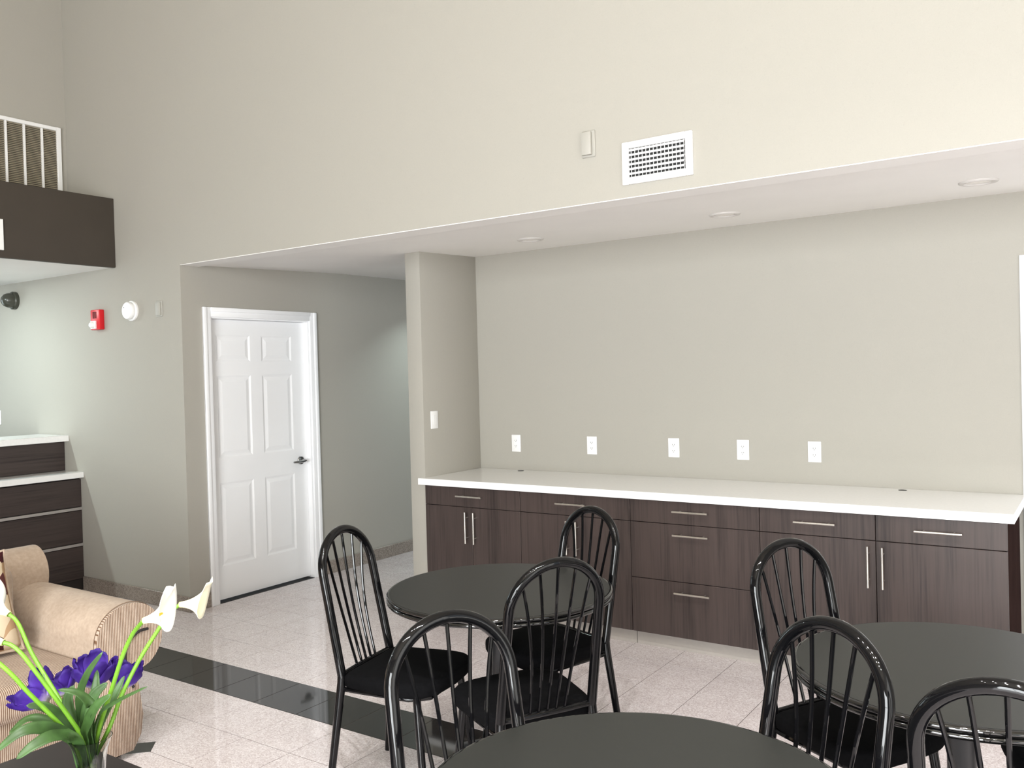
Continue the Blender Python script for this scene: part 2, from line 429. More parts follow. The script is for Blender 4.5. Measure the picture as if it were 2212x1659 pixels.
rest = {'tile': NB(), 'tile_dark': NB()}
nt = 0
for a, cx, cy, k in cand:
    if a < 0 and nt < 280:
        o = bpy.data.objects.new('floor_tile', tiles[k]); COL.objects.link(o); o.parent = FL; o.location = (cx, cy, 0); nt += 1
    else:
        box(rest[k], cx - h, cx + h, cy - h, cy + h, -0.008, 0.0)
for k in rest:
    tag(obj('floor_tiles_beyond', rest[k], k, FL, smooth=False), kind='stuff')
bm = NB(); r_ = 0.075; cx, cy = GX - 2 * PT, GY - 2 * PT
prism(bm, [(cx + r_, cy), (cx, cy + r_), (cx - r_, cy), (cx, cy - r_)], -0.006, 0.0006, 'z')
obj('inset_tile', bm, 'tile_dark', FL, smooth=False)

# ------------------------------------------------------------------ doors
def six_panel_door():
    d = thing('door_1', 'white six-panel door with white casing and lever handle', 'door', (XD, 4.37, 0), kind='structure')
    Y0, Y1 = 3.905, 4.84
    # casing: stepped profile on each side and the head
    def casing(y0, y1, z0, z1, vert, outer):
        bm = NB()
        box(bm, XD, XD + 0.014, y0, y1, z0, z1, 0.004, 2)
        if vert:
            a, b = (y0, y0 + 0.03) if outer < 0 else (y1 - 0.03, y1)
            box(bm, XD + 0.002, XD + 0.022, a, b, z0, z1, 0.005, 2)
        else: box(bm, XD + 0.002, XD + 0.022, y0, y1, z1 - 0.03, z1, 0.005, 2)
        obj('casing', bm, 'white', d)
    casing(3.842, Y0 + 0.004, 0, 2.118, True, -1); casing(Y1 - 0.004, 4.905, 0, 2.118, True, 1); casing(Y0 + 0.004, Y1 - 0.004, 2.05, 2.118, False, 0)
    bm = NB(); box(bm, XD - 0.14, XD, Y0, Y0 + 0.018, 0, 2.055); box(bm, XD - 0.14, XD, Y1 - 0.018, Y1, 0, 2.055); box(bm, XD - 0.14, XD, Y0 + 0.018, Y1 - 0.018, 2.04, 2.055)
    obj('jamb', bm, 'white', d)
    # slab with six sunken fields
    xf = XD - 0.045; ys = [3.925, 3.985, 4.288, 4.393, 4.686, 4.820]; zs = [0.014, 0.252, 0.853, 1.034, 1.630, 1.731, 1.927, 2.038]
    bm = NB(); box(bm, xf - 0.035, xf - 0.014, ys[0], ys[-1], zs[0], zs[-1])
    for i in (0, 2, 4): box(bm, xf - 0.015, xf, ys[i], ys[i + 1], zs[0], zs[-1])
    for i in (1, 3):
        for j in (0, 2, 4, 6): box(bm, xf - 0.015, xf, ys[i], ys[i + 1], zs[j], zs[j + 1])
    slab = obj('door_slab', bm, 'white', d, smooth=False)
    for i in (1, 3):
        for j in (1, 3, 5):
            y0, y1, z0, z1 = ys[i], ys[i + 1], zs[j], zs[j + 1]
            bm = NB(); lv = []
            for inset, x in ((0.0, xf), (0.014, xf - 0.0055), (0.022, xf - 0.0055), (0.046, xf - 0.0008)):
                lv.append([bm.verts.new((x, yy, zz)) for yy, zz in ((y0 + inset, z0 + inset), (y1 - inset, z0 + inset), (y1 - inset, z1 - inset), (y0 + inset, z1 - inset))])
            for a, b in zip(lv[:-1], lv[1:]):
                for k in range(4): bm.faces.new((a[k], a[(k + 1) % 4], b[(k + 1) % 4], b[k]))
            bm.faces.new(lv[-1])
            bk = [bm.verts.new((xf - 0.0138, yy, zz)) for yy, zz in ((y0, z0), (y1, z0), (y1, z1), (y0, z1))]
            bm.faces.new(bk)
            for k in range(4): bm.faces.new((lv[0][k], lv[0][(k + 1) % 4], bk[(k + 1) % 4], bk[k]))
            obj('panel', bm, 'white', slab, smooth=False)
    hy, hz = 4.752, 0.945
    bm = NB(); lathe(bm, [(0, 0.0), (0.033, 0.0), (0.033, 0.006), (0.028, 0.011), (0.012, 0.013), (0.011, 0.05), (0, 0.05)], (xf, hy, hz), 24, 'x')
    tube(bm, cr([(xf + 0.05, hy + 0.008, hz), (xf + 0.058, hy - 0.02, hz - 0.002), (xf + 0.056, hy - 0.07, hz - 0.004), (xf + 0.05, hy - 0.115, hz - 0.004)], 4), [0.011] * 9 + [0.010, 0.009, 0.008, 0.007], 10)
    tag(obj('lever_handle', bm, 'chrome', slab), 'satin metal lever handle on a round rose')
    obj('gap_shade', B(XD - 0.14, XD, Y0 + 0.018, Y1 - 0.018, -0.001, 0.002), 'duct_and_gap', d, smooth=False)  # black strip standing in for the shade in the gap under the door
six_panel_door()
d2 = thing('door_2', 'white cased doorway beside the open end of the countertop', 'door', (0.15, YB, 0), kind='structure')
for a, b, z0, z1 in ((-0.362, -0.296, 0, 2.13), (0.60, 0.666, 0, 2.13), (-0.296, 0.60, 2.064, 2.13)):
    bm = NB(); box(bm, a, b, YB - 0.016, YB, z0, z1, 0.004, 2); obj('casing', bm, 'white', d2)
sl2 = obj('door_slab', B(-0.294, 0.598, YB - 0.006, YB, 0.01, 2.062, 0.001), 'white', d2)
for a, b in ((-0.225, 0.075), (0.215, 0.515)):
    for z0, z1 in ((0.255, 0.85), (1.036, 1.628), (1.733, 1.925)):
        obj('panel', B(a, b, YB - 0.012, YB - 0.006, z0, z1, 0.005, 2), 'white', sl2)
bm = NB(); lathe(bm, [(0, -0.006), (0.03, -0.006), (0.03, -0.012), (0.011, -0.016), (0.011, -0.05), (0, -0.05)], (0.535, YB, 0.945), 20, 'y')
tube(bm, [(0.54, YB - 0.05, 0.945), (0.43, YB - 0.052, 0.942)], [0.010, 0.007], 10); tag(obj('lever_handle', bm, 'chrome', sl2), 'satin metal lever handle on a round rose')

# ================================================================== CABINETS
def hbar(p, q, proj_=0.036, r=0.006):
    """bar pull from p to q, standing off the front by two posts (fronts face -y)"""
    bm = NB(); p, q = Vector(p), Vector(q); tube(bm, [p, q], r, 10)
    for s in (0.18, 0.82):
        m = p.lerp(q, s); tube(bm, [m, m + Vector((0, proj_, 0))], 0.004, 8)
    return bm
YF, YK = 4.52, 4.575
def cabinet(name, label, x0, x1, fronts):
    c = thing(name, label, 'cabinet', ((x0 + x1) / 2, YF, 0))
    obj('body', B(x0 + 0.002, x1 - 0.002, YF + 0.02, YB - 0.004, 0.085, 0.855, 0.001), 'carcass', c)
    obj('toe_kick', B(x0 + 0.002, x1 - 0.002, YK, YK + 0.015, 0.0, 0.085), 'toe', c, smooth=False)
    for kind, a, b, z0, z1, hd in fronts:
        g = 0.0016
        f = obj(kind, B(a + g, b - g, YF, YF + 0.019, z0 + g, z1 - g, 0.0012), 'woodv', c)
        yh = YF - 0.036
        if hd[0] == 'h': hb = hbar((hd[1] - 0.103, yh, hd[2]), (hd[1] + 0.103, yh, hd[2]))
        else: hb = hbar((hd[1], yh, hd[2] - 0.102), (hd[1], yh, hd[2] + 0.102))
        tag(obj('handle', hb, 'steel', f), 'brushed steel bar handle')
    return c
x = [-3.822, -3.05, -2.285, -1.527, -0.400]
zt, zm, zb = 0.853, 0.7245, 0.087
cabinet('base_cabinet', 'dark wood base cabinet with one drawer over two doors beside the wall end', x[0], x[1],
        [('drawer', x[0], x[1], zm, zt, ('h', -3.432, 0.797)), ('door', x[0], -3.43, zb, zm, ('v', -3.463, 0.594)), ('door', -3.43, x[1], zb, zm, ('v', -3.396, 0.594))])
cabinet('base_cabinet', 'dark wood one-drawer two-door cabinet between three-drawer cabinet and another drawer-over-doors cabinet', x[1], x[2],
        [('drawer', x[1], x[2], zm, zt, ('h', -2.668, 0.797)), ('door', x[1], -2.667, zb, zm, ('v', -2.699, 0.594)), ('door', -2.667, x[2], zb, zm, ('v', -2.633, 0.594))])
cabinet('base_cabinet', 'dark wood base cabinet of three stacked drawers', x[2], x[3],
        [('drawer', x[2], x[3], zm, zt, ('h', -1.907, 0.799)), ('drawer', x[2], x[3], 0.402, zm, ('h', -1.907, 0.667)), ('drawer', x[2], x[3], zb, 0.402, ('h', -1.905, 0.344))])
c4 = cabinet('base_cabinet', 'wide dark wood base cabinet with two drawers over two doors and exposed end panel', x[3], x[4],
        [('drawer', x[3], -0.949, zm, zt, ('h', -1.236, 0.793)), ('drawer', -0.949, x[4] + 0.018, zm, zt, ('h', -0.666, 0.791)),
         ('door', x[3], -0.949, zb, zm, ('v', -0.982, 0.598)), ('door', -0.949, x[4] + 0.018, zb, zm, ('v', -0.914, 0.598))])
obj('end_panel', B(x[4] + 0.0005, x[4] + 0.018, YF + 0.0205, YB - 0.004, 0.0, 0.855, 0.001), 'woodside', c4)
# countertop, notched round the wall end
bm = NB()
prism(bm, [(-3.858, 4.492), (-0.352, 4.492), (-0.352, YB - 0.001), (-3.8255, YB - 0.001), (-3.8255, 4.529), (-3.858, 4.529)], 0.857, 0.900, 'z')
bmesh.ops.bevel(bm, geom=[e for e in bm.edges if all(v.co.z > 0.89 for v in e.verts)], offset=0.002, segments=1, affect='EDGES')
ct = top('countertop', bm, 'quartz', 'long white quartz countertop over the dark base cabinets', 'countertop')
for gx, gy in ((-3.438, 5.116), (-0.928, 5.109)):
    bm = NB(); lathe(bm, [(0, 0.9001), (0.022, 0.9001), (0.022, 0.9015), (0.016, 0.9018), (0, 0.9012)], (gx, gy, 0), 20)
    obj('cable_grommet', bm, 'slot', ct)

# ================================================================== WALL PLATES
def outlet(loc, rz, label, group=None, kind='outlet'):
    """plate facing local -y"""
    o = thing('wall_outlet' if kind == 'outlet' else 'light_switch', label, 'outlet' if kind == 'outlet' else 'switch', (0, 0, 0), 0, group)
    obj('plate', B(-0.038, 0.038, -0.006, 0, -0.061, 0.061, 0.003, 2), 'plate', o)
    if kind == 'outlet':
        f = obj('socket', B(-0.017, 0.017, -0.0085, -0.005, -0.034, 0.034, 0.002), 'plate', o)
        for s in (-1, 1):
            z = s * 0.019
            for a, b, c_, d_ in ((-0.0075, -0.005, -0.002, 0.006), (0.005, 0.0075, -0.002, 0.006), (-0.002, 0.002, -0.009, -0.005)):
                obj('slot', B(a, b, -0.0089, -0.0084, z + c_, z + d_), 'slot', f, smooth=False)
    else:
        f = obj('rocker', B(-0.017, 0.017, -0.0085, -0.005, -0.034, 0.034, 0.002), 'plate', o)
    o.location = loc; o.rotation_euler = (0, 0, rz)
    return o
for ox, lb in ((-3.505, 'white outlet plate above the drawer-over-doors cabinet beside the wall end'),
               (-2.886, 'white outlet plate above the second drawer-over-doors cabinet from the wall end'),
               (-2.290, 'white outlet plate above the joint of the three-drawer and drawer-over-doors cabinets'),
               (-1.837, 'white outlet plate above the middle of the three-drawer cabinet'),
               (-1.410, 'white outlet plate above the wide two-drawer two-door cabinet')):
    outlet((ox, YB, 1.090), 0, lb, 'outlets above the countertop')
outlet((-3.826, 4.640, 1.287), math.pi / 2, 'white rocker switch plate on the side of the wall end', kind='switch')
outlet((-7.838, YW, 1.328), 0, 'white rocker switch plate above the reception desk', kind='switch')

# ================================================================== VENTS
v = thing('supply_register', 'white slatted air vent high on the bulkhead wall', 'vent', (-1.677, YW, 2.455))
X0, X1, Z0, Z1 = -1.851, -1.503, 2.456, 2.653; ix0, ix1, iz0, iz1 = -1.817, -1.537, 2.489, 2.622
obj('backing', B(ix0, ix1, YW - 0.001, YW, iz0, iz1), 'duct_and_gap', v, smooth=False)
for a, b, c_, d_ in ((X0, ix0, Z0, Z1), (ix1, X1, Z0, Z1), (ix0, ix1, Z0, iz0), (ix0, ix1, iz1, Z1)):
    obj('frame', B(a, b, YW - 0.016, YW, c_, d_, 0.003), 'plate', v)
for k in range(6):
    z = iz0 + (iz1 - iz0) * (k + 0.62) / 6.15
    bm = NB(); prism(bm, [(YW - 0.016, z - 0.002), (YW - 0.016, z - 0.004), (YW - 0.004, z + 0.007), (YW - 0.004, z + 0.009), (YW - 0.014, z + 0.006)], ix0 + 0.001, ix1 - 0.004, 'x')
    obj('slat', bm, 'plate', v, smooth=False)
bm = NB()
for k in range(15):
    a = ix0 + (ix1 - ix0) * (k + 0.5) / 15; box(bm, a - 0.0013, a + 0.0013, YW - 0.004, YW - 0.001, iz0, iz1)
obj('fins', bm, 'plate', v, smooth=False)

XU = -6.645
v = thing('return_grille', 'large white framed return air grille above the dark fascia', 'vent', (XU, 3.1, 2.97))
gy0, gy1, gz0, gz1 = 2.56, 3.636, 2.985, 3.572
obj('backing', B(XU, XU + 0.002, gy0 + 0.03, gy1 - 0.03, gz0 + 0.03, gz1 - 0.03), 'grille_dark', v, smooth=False)
for a, b, c_, d_ in ((gy0, gy0 + 0.034, gz0, gz1), (gy1 - 0.034, gy1, gz0, gz1), (gy0 + 0.034, gy1 - 0.034, gz0, gz0 + 0.03), (gy0 + 0.034, gy1 - 0.034, gz1 - 0.03, gz1)):
    obj('frame', B(XU, XU + 0.02, a, b, c_, d_, 0.003), 'plate', v)
yb = 3.491
while yb > gy0 + 0.06:
    obj('mullion', B(XU, XU + 0.018, yb - 0.008, yb + 0.008, gz0 + 0.03, gz1 - 0.03, 0.002), 'plate', v); yb -= 0.132
bm = NB(); n_ = 40
for k in range(n_):
    z = gz0 + 0.03 + (gz1 - gz0 - 0.06) * (k + 0.5) / n_
    prism(bm, [(XU + 0.002, z + 0.004), (XU + 0.003, z + 0.006), (XU + 0.013, z - 0.002), (XU + 0.012, z - 0.004)], gy0 + 0.034, gy1 - 0.034, 'y')
tag(obj('louvers', bm, 'louver', v, smooth=False), kind='stuff')

# ================================================================== SMALL WALL DEVICES
# thermostat-like blank box beside the register
t1 = thing('sensor_box', 'small blank painted sensor box on the wall beside the slatted air vent', 'sensor', (-2.03, YW, 2.62))
obj('base', B(-2.066, -1.994, YW - 0.008, YW, 2.617, 2.743, 0.003), 'plate_tint', t1)
obj('cover', B(-2.060, -2.008, YW - 0.026, YW - 0.008, 2.626, 2.736, 0.005, 2), 'plate_tint', t1)
t1 = thing('wall_plate', 'small blank painted wall plate beside the round smoke detector', 'wall plate', (-5.50, YW, 2.06))
obj('base', B(-5.540, -5.462, YW - 0.006, YW, 2.056, 2.168, 0.003), 'plate_tint', t1)
obj('cover', B(-5.528, -5.474, YW - 0.016, YW - 0.006, 2.066, 2.158, 0.004, 2), 'plate_tint', t1)
t1 = thing('smoke_detector', 'round white smoke detector on the greige wall', 'detector', (-5.826, YW, 2.117))
bm = NB(); lathe(bm, [(0, 0), (0.073, 0), (0.073, -0.012), (0.068, -0.016), (0, -0.016)], (-5.826, YW, 2.117), 36, 'y'); obj('base', bm, 'plate', t1)
bm = NB(); lathe(bm, [(0, -0.016), (0.060, -0.016), (0.064, -0.024), (0.064, -0.040), (0.058, -0.048), (0.03, -0.052), (0, -0.052)], (-5.826, YW, 2.117), 36, 'y'); hd_ = obj('cap', bm, 'plate', t1)
bm = NB(); lathe(bm, [(0, -0.053), (0.004, -0.053), (0.004, -0.050), (0, -0.050)], (-5.85, YW, 2.14), 10, 'y'); obj('indicator', bm, 'slot', hd_)
t1 = thing('fire_alarm_strobe', 'red fire alarm box with clear strobe on the greige wall', 'fire alarm', (-6.25, YW, 2.0))
obj('housing', B(-6.312, -6.190, YW - 0.040, YW, 2.000, 2.150, 0.006, 2), 'red', t1)
bm = NB()
for k in range(5): box(bm, -6.278 + k * 0.011, -6.274 + k * 0.011, YW - 0.042, YW - 0.0395, 2.085, 2.135)
obj('horn_slots', bm, 'carcass', t1, smooth=False)
bm = NB(); prism(bm, [(-6.300, 2.008), (-6.232, 2.008), (-6.232, 2.066), (-6.300, 2.066)], YW - 0.048, YW - 0.040, 'y'); obj('strobe_base', bm, 'plate', t1, smooth=False)
bm = NB(); lathe(bm, [(0, -0.078), (0.012, -0.076), (0.022, -0.066), (0.026, -0.048), (0, -0.048)], (-6.268, YW, 2.036), 20, 'y'); obj('strobe_lens', bm, 'clearlens', t1)
t1 = thing('security_camera', 'small dark dome security camera high on the reception wall', 'camera', (-7.53, YW, 2.30))
bm = NB(); lathe(bm, [(0, 0), (0.074, 0), (0.074, -0.025), (0.066, -0.034), (0, -0.034)], (-7.50, YW, 2.305), 30, 'y'); obj('base', bm, 'domebk', t1)
bm = NB(); lathe(bm, [(0.062, -0.034), (0.060, -0.060), (0.050, -0.086), (0.030, -0.104), (0, -0.110)], (-7.50, YW, 2.305), 30, 'y'); obj('dome', bm, 'domebk', t1)
# white sign on the fascia
t1 = thing('fascia_sign', 'white sign board mounted on the dark fascia', 'sign', (-6.018, 2.4, 2.495))
obj('board', B(-6.018, -6.003, 1.9, 2.886, 2.494, 2.700, 0.002), 'plate', t1)

# ================================================================== RECESSED LIGHTS
def downlight(loc, label, group, lens='lens', r=0.085, tilt=0.0):
    d = thing('recessed_light', label, 'ceiling light', (0, 0, 0), 0, group)
    bm = NB(); lathe(bm, [(r, 0.001), (r, -0.004), (r - 0.006, -0.009), (r - 0.02, -0.009), (r - 0.026, -0.003), (r - 0.026, 0.001)], (0, 0, 0), 36); obj('trim_ring', bm, 'ring', d)
    bm = NB(); lathe(bm, [(0, -0.006), (r - 0.045, -0.005), (r - 0.027, -0.0015), (r - 0.027, 0.0005), (0, 0.0005)], (0, 0, 0), 36); obj('lens', bm, lens, d)
    d.location = loc; d.rotation_euler = (tilt, 0, 0); return d
tl = math.atan((SOF1 - SOF0) / (YB - YW))
for lx, lb in ((-2.985, 'round recessed soffit light nearest the wall end beside the corridor'),
               (-1.715, 'round recessed soffit light above the three-drawer cabinet'),
               (-0.482, 'round recessed soffit light nearest the open end of the countertop')):
    d = downlight((lx, 4.62, sof(4.62) - 0.0005), lb, 'recessed lights in the soffit', tilt=tl)
def lamp(loc, power, color, r=0.06, parent=None, spread=math.pi):
    l = bpy.data.lights.new('downlight_lamp', 'AREA'); l.shape = 'DISK'; l.size = 2 * r; l.energy = power; l.color = color; l.spread = spread
    o = bpy.data.objects.new('downlight_lamp', l); COL.objects.link(o)
    if parent: o.parent = parent; o.location = (0, 0, -0.012)
    else: o.location = loc
    return o
for lx in (-2.3, -1.5, -0.7, 0.1, 0.9, 1.7):
    for ly, pw, sp_ in ((-0.8, 26 if lx > -1.2 else 8, 2.05), (0.6, 40 if lx > -0.9 else 7, 1.8)):
        d = downlight((lx, ly, ZC), 'lit round recessed light in the high lounge ceiling', 'recessed lights in the high ceiling', 'lit')
        lamp(None, pw, (1, 0.99, 0.975), 0.05, d, sp_)
d = downlight((-4.72, 6.15, SOF1 + 0.004), 'lit round recessed light in the corridor ceiling', None, 'lit')
lamp(None, 7, (0.84, 1.0, 1.0), 0.05, d, 2.0)
for ly in (2.75, 1.2):
    d = downlight((-7.25, ly, 2.45), 'lit round recessed light over the reception desk', 'recessed lights over the reception desk', 'lit')
    lamp(None, 20, (0.86, 1.0, 0.98), 0.05, d)

# ================================================================== RECEPTION DESK
rd = thing('reception_desk', 'two-tier dark wood reception desk with white counters and metal strips', 'desk', (-6.8, 2.0, 0))
dy0 = -1.2; dy1 = YW - 0.001
def part(nm, x0, x1, z0, z1, mat, bev=0.002): return obj(nm, B(x0, x1, dy0, dy1, z0, z1, bev), mat, rd)
part('body', -7.15, -6.605, 0.0, 0.872, 'carcass')
part('panel', -6.605, -6.585, 0.648, 0.862, 'woodh'); part('panel', -6.605, -6.585, 0.368, 0.618, 'woodh'); part('panel', -6.605, -6.585, 0.09, 0.338, 'woodh')
part('metal_strip', -6.605, -6.581, 0.622, 0.644, 'strip', 0.001); part('metal_strip', -6.605, -6.581, 0.342, 0.364, 'strip', 0.001)
part('plinth', -6.605, -6.595, 0.0, 0.088, 'carcass')
part('lower_counter', -7.15, -6.540, 0.874, 0.918, 'quartz')
part('riser', -7.15, -6.825, 0.918, 1.148, 'carcass'); part('panel', -6.825, -6.806, 0.920, 1.146, 'woodh')
part('upper_counter', -7.20, -6.738, 1.150, 1.198, 'quartz')

# ================================================================== TABLES
def make_table():
    t_ = thing('round_table', 'x', 'table', (0, 0, 0))
    R0 = 0.450
    bm = NB(); lathe(bm, [(0, 0.740), (R0 - 0.012, 0.740), (R0 - 0.012, 0.705), (0, 0.705)], seg=96); obj('tabletop', bm, 'ttop', t_)
    prof = []
    for zc in (0.7305, 0.7135):
        for k in range(7):
            a = math.radians(90 - 30 * k); prof.append((R0 - 0.008 + 0.009 * math.cos(a), zc + 0.0085 * math.sin(a)))
    prof = [(R0 - 0.016, 0.7395)] + prof + [(R0 - 0.016, 0.7045)]
    bm = NB(); lathe(bm, prof, seg=96); obj('edge_band', bm, 'rim', t_)
    bm = NB(); lathe(bm, [(0, 0.7045), (0.16, 0.7045), (0.16, 0.697), (0.05, 0.680), (0.038, 0.66), (0.038, 0.10), (0, 0.10)], seg=32); obj('pedestal', bm, 'tbase', t_)
    for k in range(4):
        a = math.pi / 4 + k * math.pi / 2; c_, s_ = math.cos(a), math.sin(a)
        bm = NB(); tube(bm, [(c_ * q, s_ * q, z) for q, z in ((0.02, 0.105), (0.10, 0.085), (0.20, 0.045), (0.27, 0.020))], [0.024, 0.022, 0.018, 0.015], 10)
        lathe(bm, [(0, 0.0), (0.017, 0.0), (0.017, 0.02), (0, 0.024)], (c_ * 0.265, s_ * 0.265, 0), 14)
        obj('foot', bm, 'tbase', t_)
    return t_
tb = make_table()
TBL = [((-2.018, 2.83, 0), 'round dark table nearest the white panel door', 0.5236),
       ((-0.352, 2.71, 0), 'round dark table in front of the two-drawer two-door cabinet', 0.5),
       ((-0.788, 1.562, 0), 'round dark table farthest from the cabinets, with an unobstructed bare top', 0.35)]
for i, (p, lb, rz) in enumerate(TBL):
    o = tb if i == 0 else copy_tree(tb)
    o.location = p; o.rotation_euler = (0, 0, rz); o['label'] = lb; o['group'] = 'round dining tables'

# ================================================================== CHAIRS
def make_chair():
    c = thing('spindle_back_chair', 'x', 'chair', (0, 0, 0))
    zs, w0, w1, v1, a, th = 0.444, 0.347, 0.338, 0.387, 0.158, 0.199
    def P(u, v): return Vector((u, -v * math.sin(th), zs + v * math.cos(th)))
    L = [P(-(w0 + (w1 - w0) * s) / 2, v1 * s) for s in [k / 6 for k in range(6)]]
    L += [P(w1 / 2 * math.cos(t_), v1 + a * math.sin(t_)) for t_ in [math.pi * (1 - k / 28) for k in range(29)]]
    L += [P((w0 + (w1 - w0) * s) / 2, v1 * s) for s in [k / 6 for k in range(5, -1, -1)]]
    bm = NB(); tube(bm, L, 0.0176, 14); obj('back_frame', bm, 'black', c)
    for s in (-1, 1):
        bm = NB(); top_ = Vector((s * w0 / 2, 0, zs)); ft = Vector((s * 0.212, -0.048, 0.0))
        tube(bm, [top_ + Vector((0, -0.0012, 0.006)), top_ + (ft - top_) * 0.04, top_ + (ft - top_) * 0.5, ft], [0.0176, 0.0172, 0.0155, 0.0140], 14); obj('leg', bm, 'black', c)
        bm = NB(); tp = Vector((s * 0.170, 0.325, 0.410)); ft = Vector((s * 0.205, 0.370, 0.0))
        tube(bm, [tp, tp.lerp(ft, 0.5), ft], [0.0155, 0.0145, 0.0135], 14); obj('leg', bm, 'black', c)
    zbar = 0.453
    bm = NB(); tube(bm, [(-w0 / 2, -0.002, zbar), (-0.08, -0.006, zbar), (0.08, -0.006, zbar), (w0 / 2, -0.002, zbar)], 0.0105, 10); obj('cross_rail', bm, 'black', c)
    for ub, ut in zip((-0.066, -0.033, 0.0, 0.033, 0.066), (-0.128, -0.068, 0.0, 0.068, 0.128)):
        vt = v1 + a * math.sqrt(1 - (ut / (w1 / 2)) ** 2)
        vb = 0.010; pts = []
        for k in range(11):
            s = k / 10; u = ub + (ut - ub) * (0.25 * s + 0.75 * s ** 2.2); q = P(u, vb + (vt - vb) * s)
            pts.append(q + Vector((0, -0.012 * math.sin(math.pi * s), 0)))
        bm = NB(); tube(bm, pts, 0.0055, 8); obj('spindle', bm, 'black', c)
    # upholstered seat
    half = cr([(0.0, 0.012, 0), (0.12, 0.010, 0), (0.172, 0.014, 0), (0.190, 0.035, 0), (0.206, 0.16, 0), (0.215, 0.28, 0), (0.196, 0.355, 0), (0.13, 0.395, 0), (0.0, 0.408, 0)], 4)
    outl = half + [Vector((-p.x, p.y, 0)) for p in half[-2:0:-1]]
    bm = NB(); n = len(outl); rings = []; ctr = Vector((0, 0.21, 0))
    for z, k in ((0.408, 0.93), (0.411, 0.975), (0.420, 0.995), (0.440, 1.0), (0.453, 0.995), (0.461, 0.965), (0.4655, 0.88), (0.468, 0.65), (0.469, 0.3)):
        rings.append([bm.verts.new((ctr.x + (p.x - ctr.x) * k, ctr.y + (p.y - ctr.y) * k, z)) for p in outl])
    for r0, r1 in zip(rings[:-1], rings[1:]):
        for i in range(n): bm.faces.new((r0[i], r0[(i + 1) % n], r1[(i + 1) % n], r1[i]))
    bm.faces.new(rings[0][::-1]); bm.faces.new(rings[-1]); obj('seat', bm, 'velvet', c, angle=60)
    bm = NB()
    pts = [(-w0 / 2, 0.0, 0.400), (-0.178, 0.06, 0.400), (-0.185, 0.30, 0.400), (-0.14, 0.365, 0.400), (0.14, 0.365, 0.400), (0.185, 0.30, 0.400), (0.178, 0.06, 0.400), (w0 / 2, 0.0, 0.400)]
    tube(bm, pts, 0.0095, 8); obj('seat_frame', bm, 'black', c)
    return c
CH = [(-2.476, 2.540, -1.387, 'black spindle-back chair with its back to the white panel door'),
      (-1.931, 3.290, 2.825, 'black spindle-back chair between a round table and the drawer-over-doors cabinets'),
      (-1.573, 2.461, 1.047, 'black spindle-back chair pushed under the door-side table, back toward the farthest table'),
      (-1.307, 1.686, -2.004, 'black spindle-back chair with its back toward the sofa, at the bare-topped table'),
      (-0.840, 2.984, -2.068, 'black spindle-back chair with its back to the three-drawer cabinet'),
      (-0.595, 2.034, 2.650, 'black spindle-back chair at the farthest table with its back to the cabinets'),
      (-0.162, 1.983, -0.024, 'black spindle-back chair facing the two-drawer two-door cabinet across its table'),
      (0.130, 3.050, 2.020, 'black spindle-back chair pushed under the table beside the open countertop end')]
ch0 = make_chair()
for i, (px, py, rz, lb) in enumerate(CH):
    o = ch0 if i == 0 else copy_tree(ch0)
    o.location = (px, py, 0); o.rotation_euler = (0, 0, rz); o['label'] = lb; o['group'] = 'spindle-back chairs at the round tables'

# ================================================================== SOFA
sf = thing('sofa', 'tan chenille roll-arm sofa with ribbed front and black piping', 'sofa', (-3.95, 1.15, 0))
SX0, SX1 = -4.42, -3.45
SY1, SY0 = 2.12, 0.02      # centres of the two arm rolls
def arm_outline(sgn, yc, grow=0.0):
    pts = []; r = 0.152 + grow; zc = 0.508
    pts += [(-0.185 - grow, 0.03), (-0.185 - grow, 0.40)]
    for k in range(43):
        a = math.radians(185 - k * (185 + 62) / 42); pts.append((r * math.cos(a), zc + r * math.sin(a)))
    pts += [(0.020, 0.362), (0.038 + grow, 0.27), (0.052 + grow, 0.17), (0.040 + grow, 0.09), (0.0, 0.03)]
    return [(yc + sgn * p[0], p[1]) for p in pts]
for sgn, yc in ((1, SY1), (-1, SY0)):
    bm = NB(); prism(bm, arm_outline(sgn, yc), SX0, SX1 - 0.02, 'x')
    am = obj('arm', bm, 'chenille', sf, angle=50)
    bm = NB(); prism(bm, arm_outline(sgn, yc, -0.001), SX1 - 0.02, SX1, 'x')
    bmesh.ops.bevel(bm, geom=[e for e in bm.edges if all(v.co.x > SX1 - 0.001 for v in e.verts)], offset=0.003, segments=1, affect='EDGES')
    obj('arm_front', bm, 'ribbed', am, angle=50)
    out = [(SX1 - 0.018, p[0], p[1]) for p in arm_outline(sgn, yc, 0.002)]
    bm = NB(); tube(bm, out[30:], 0.0026, 6); obj('piping', bm, 'piping', am)
    bm = NB(); tube(bm, out[2:31], 0.0014, 6); obj('piping', bm, 'piping_brown', am)
    curl = [(SX1 + 0.004, yc + sgn * a_, b_) for a_, b_ in ((0.005, 0.30), (-0.018, 0.37), (-0.030, 0.44), (-0.012, 0.498), (0.035, 0.530), (0.080, 0.532))]
    bm = NB(); tube(bm, cr(curl, 5), 0.0062, 8); obj('piping', bm, 'piping', am)
obj('base', B(SX0 + 0.02, SX1 - 0.03, SY0 + 0.16, SY1 - 0.16, 0.05, 0.33, 0.02, 2), 'ribbed', sf)
ym = (SY0 + SY1) / 2
for a, b in ((SY0 + 0.15, ym), (ym, SY1 - 0.15)):
    obj('seat_cushion', B(SX0 + 0.2, SX1 + 0.005, a + 0.003, b - 0.003, 0.31, 0.455, 0.045, 4), 'ribbed', sf, angle=60)
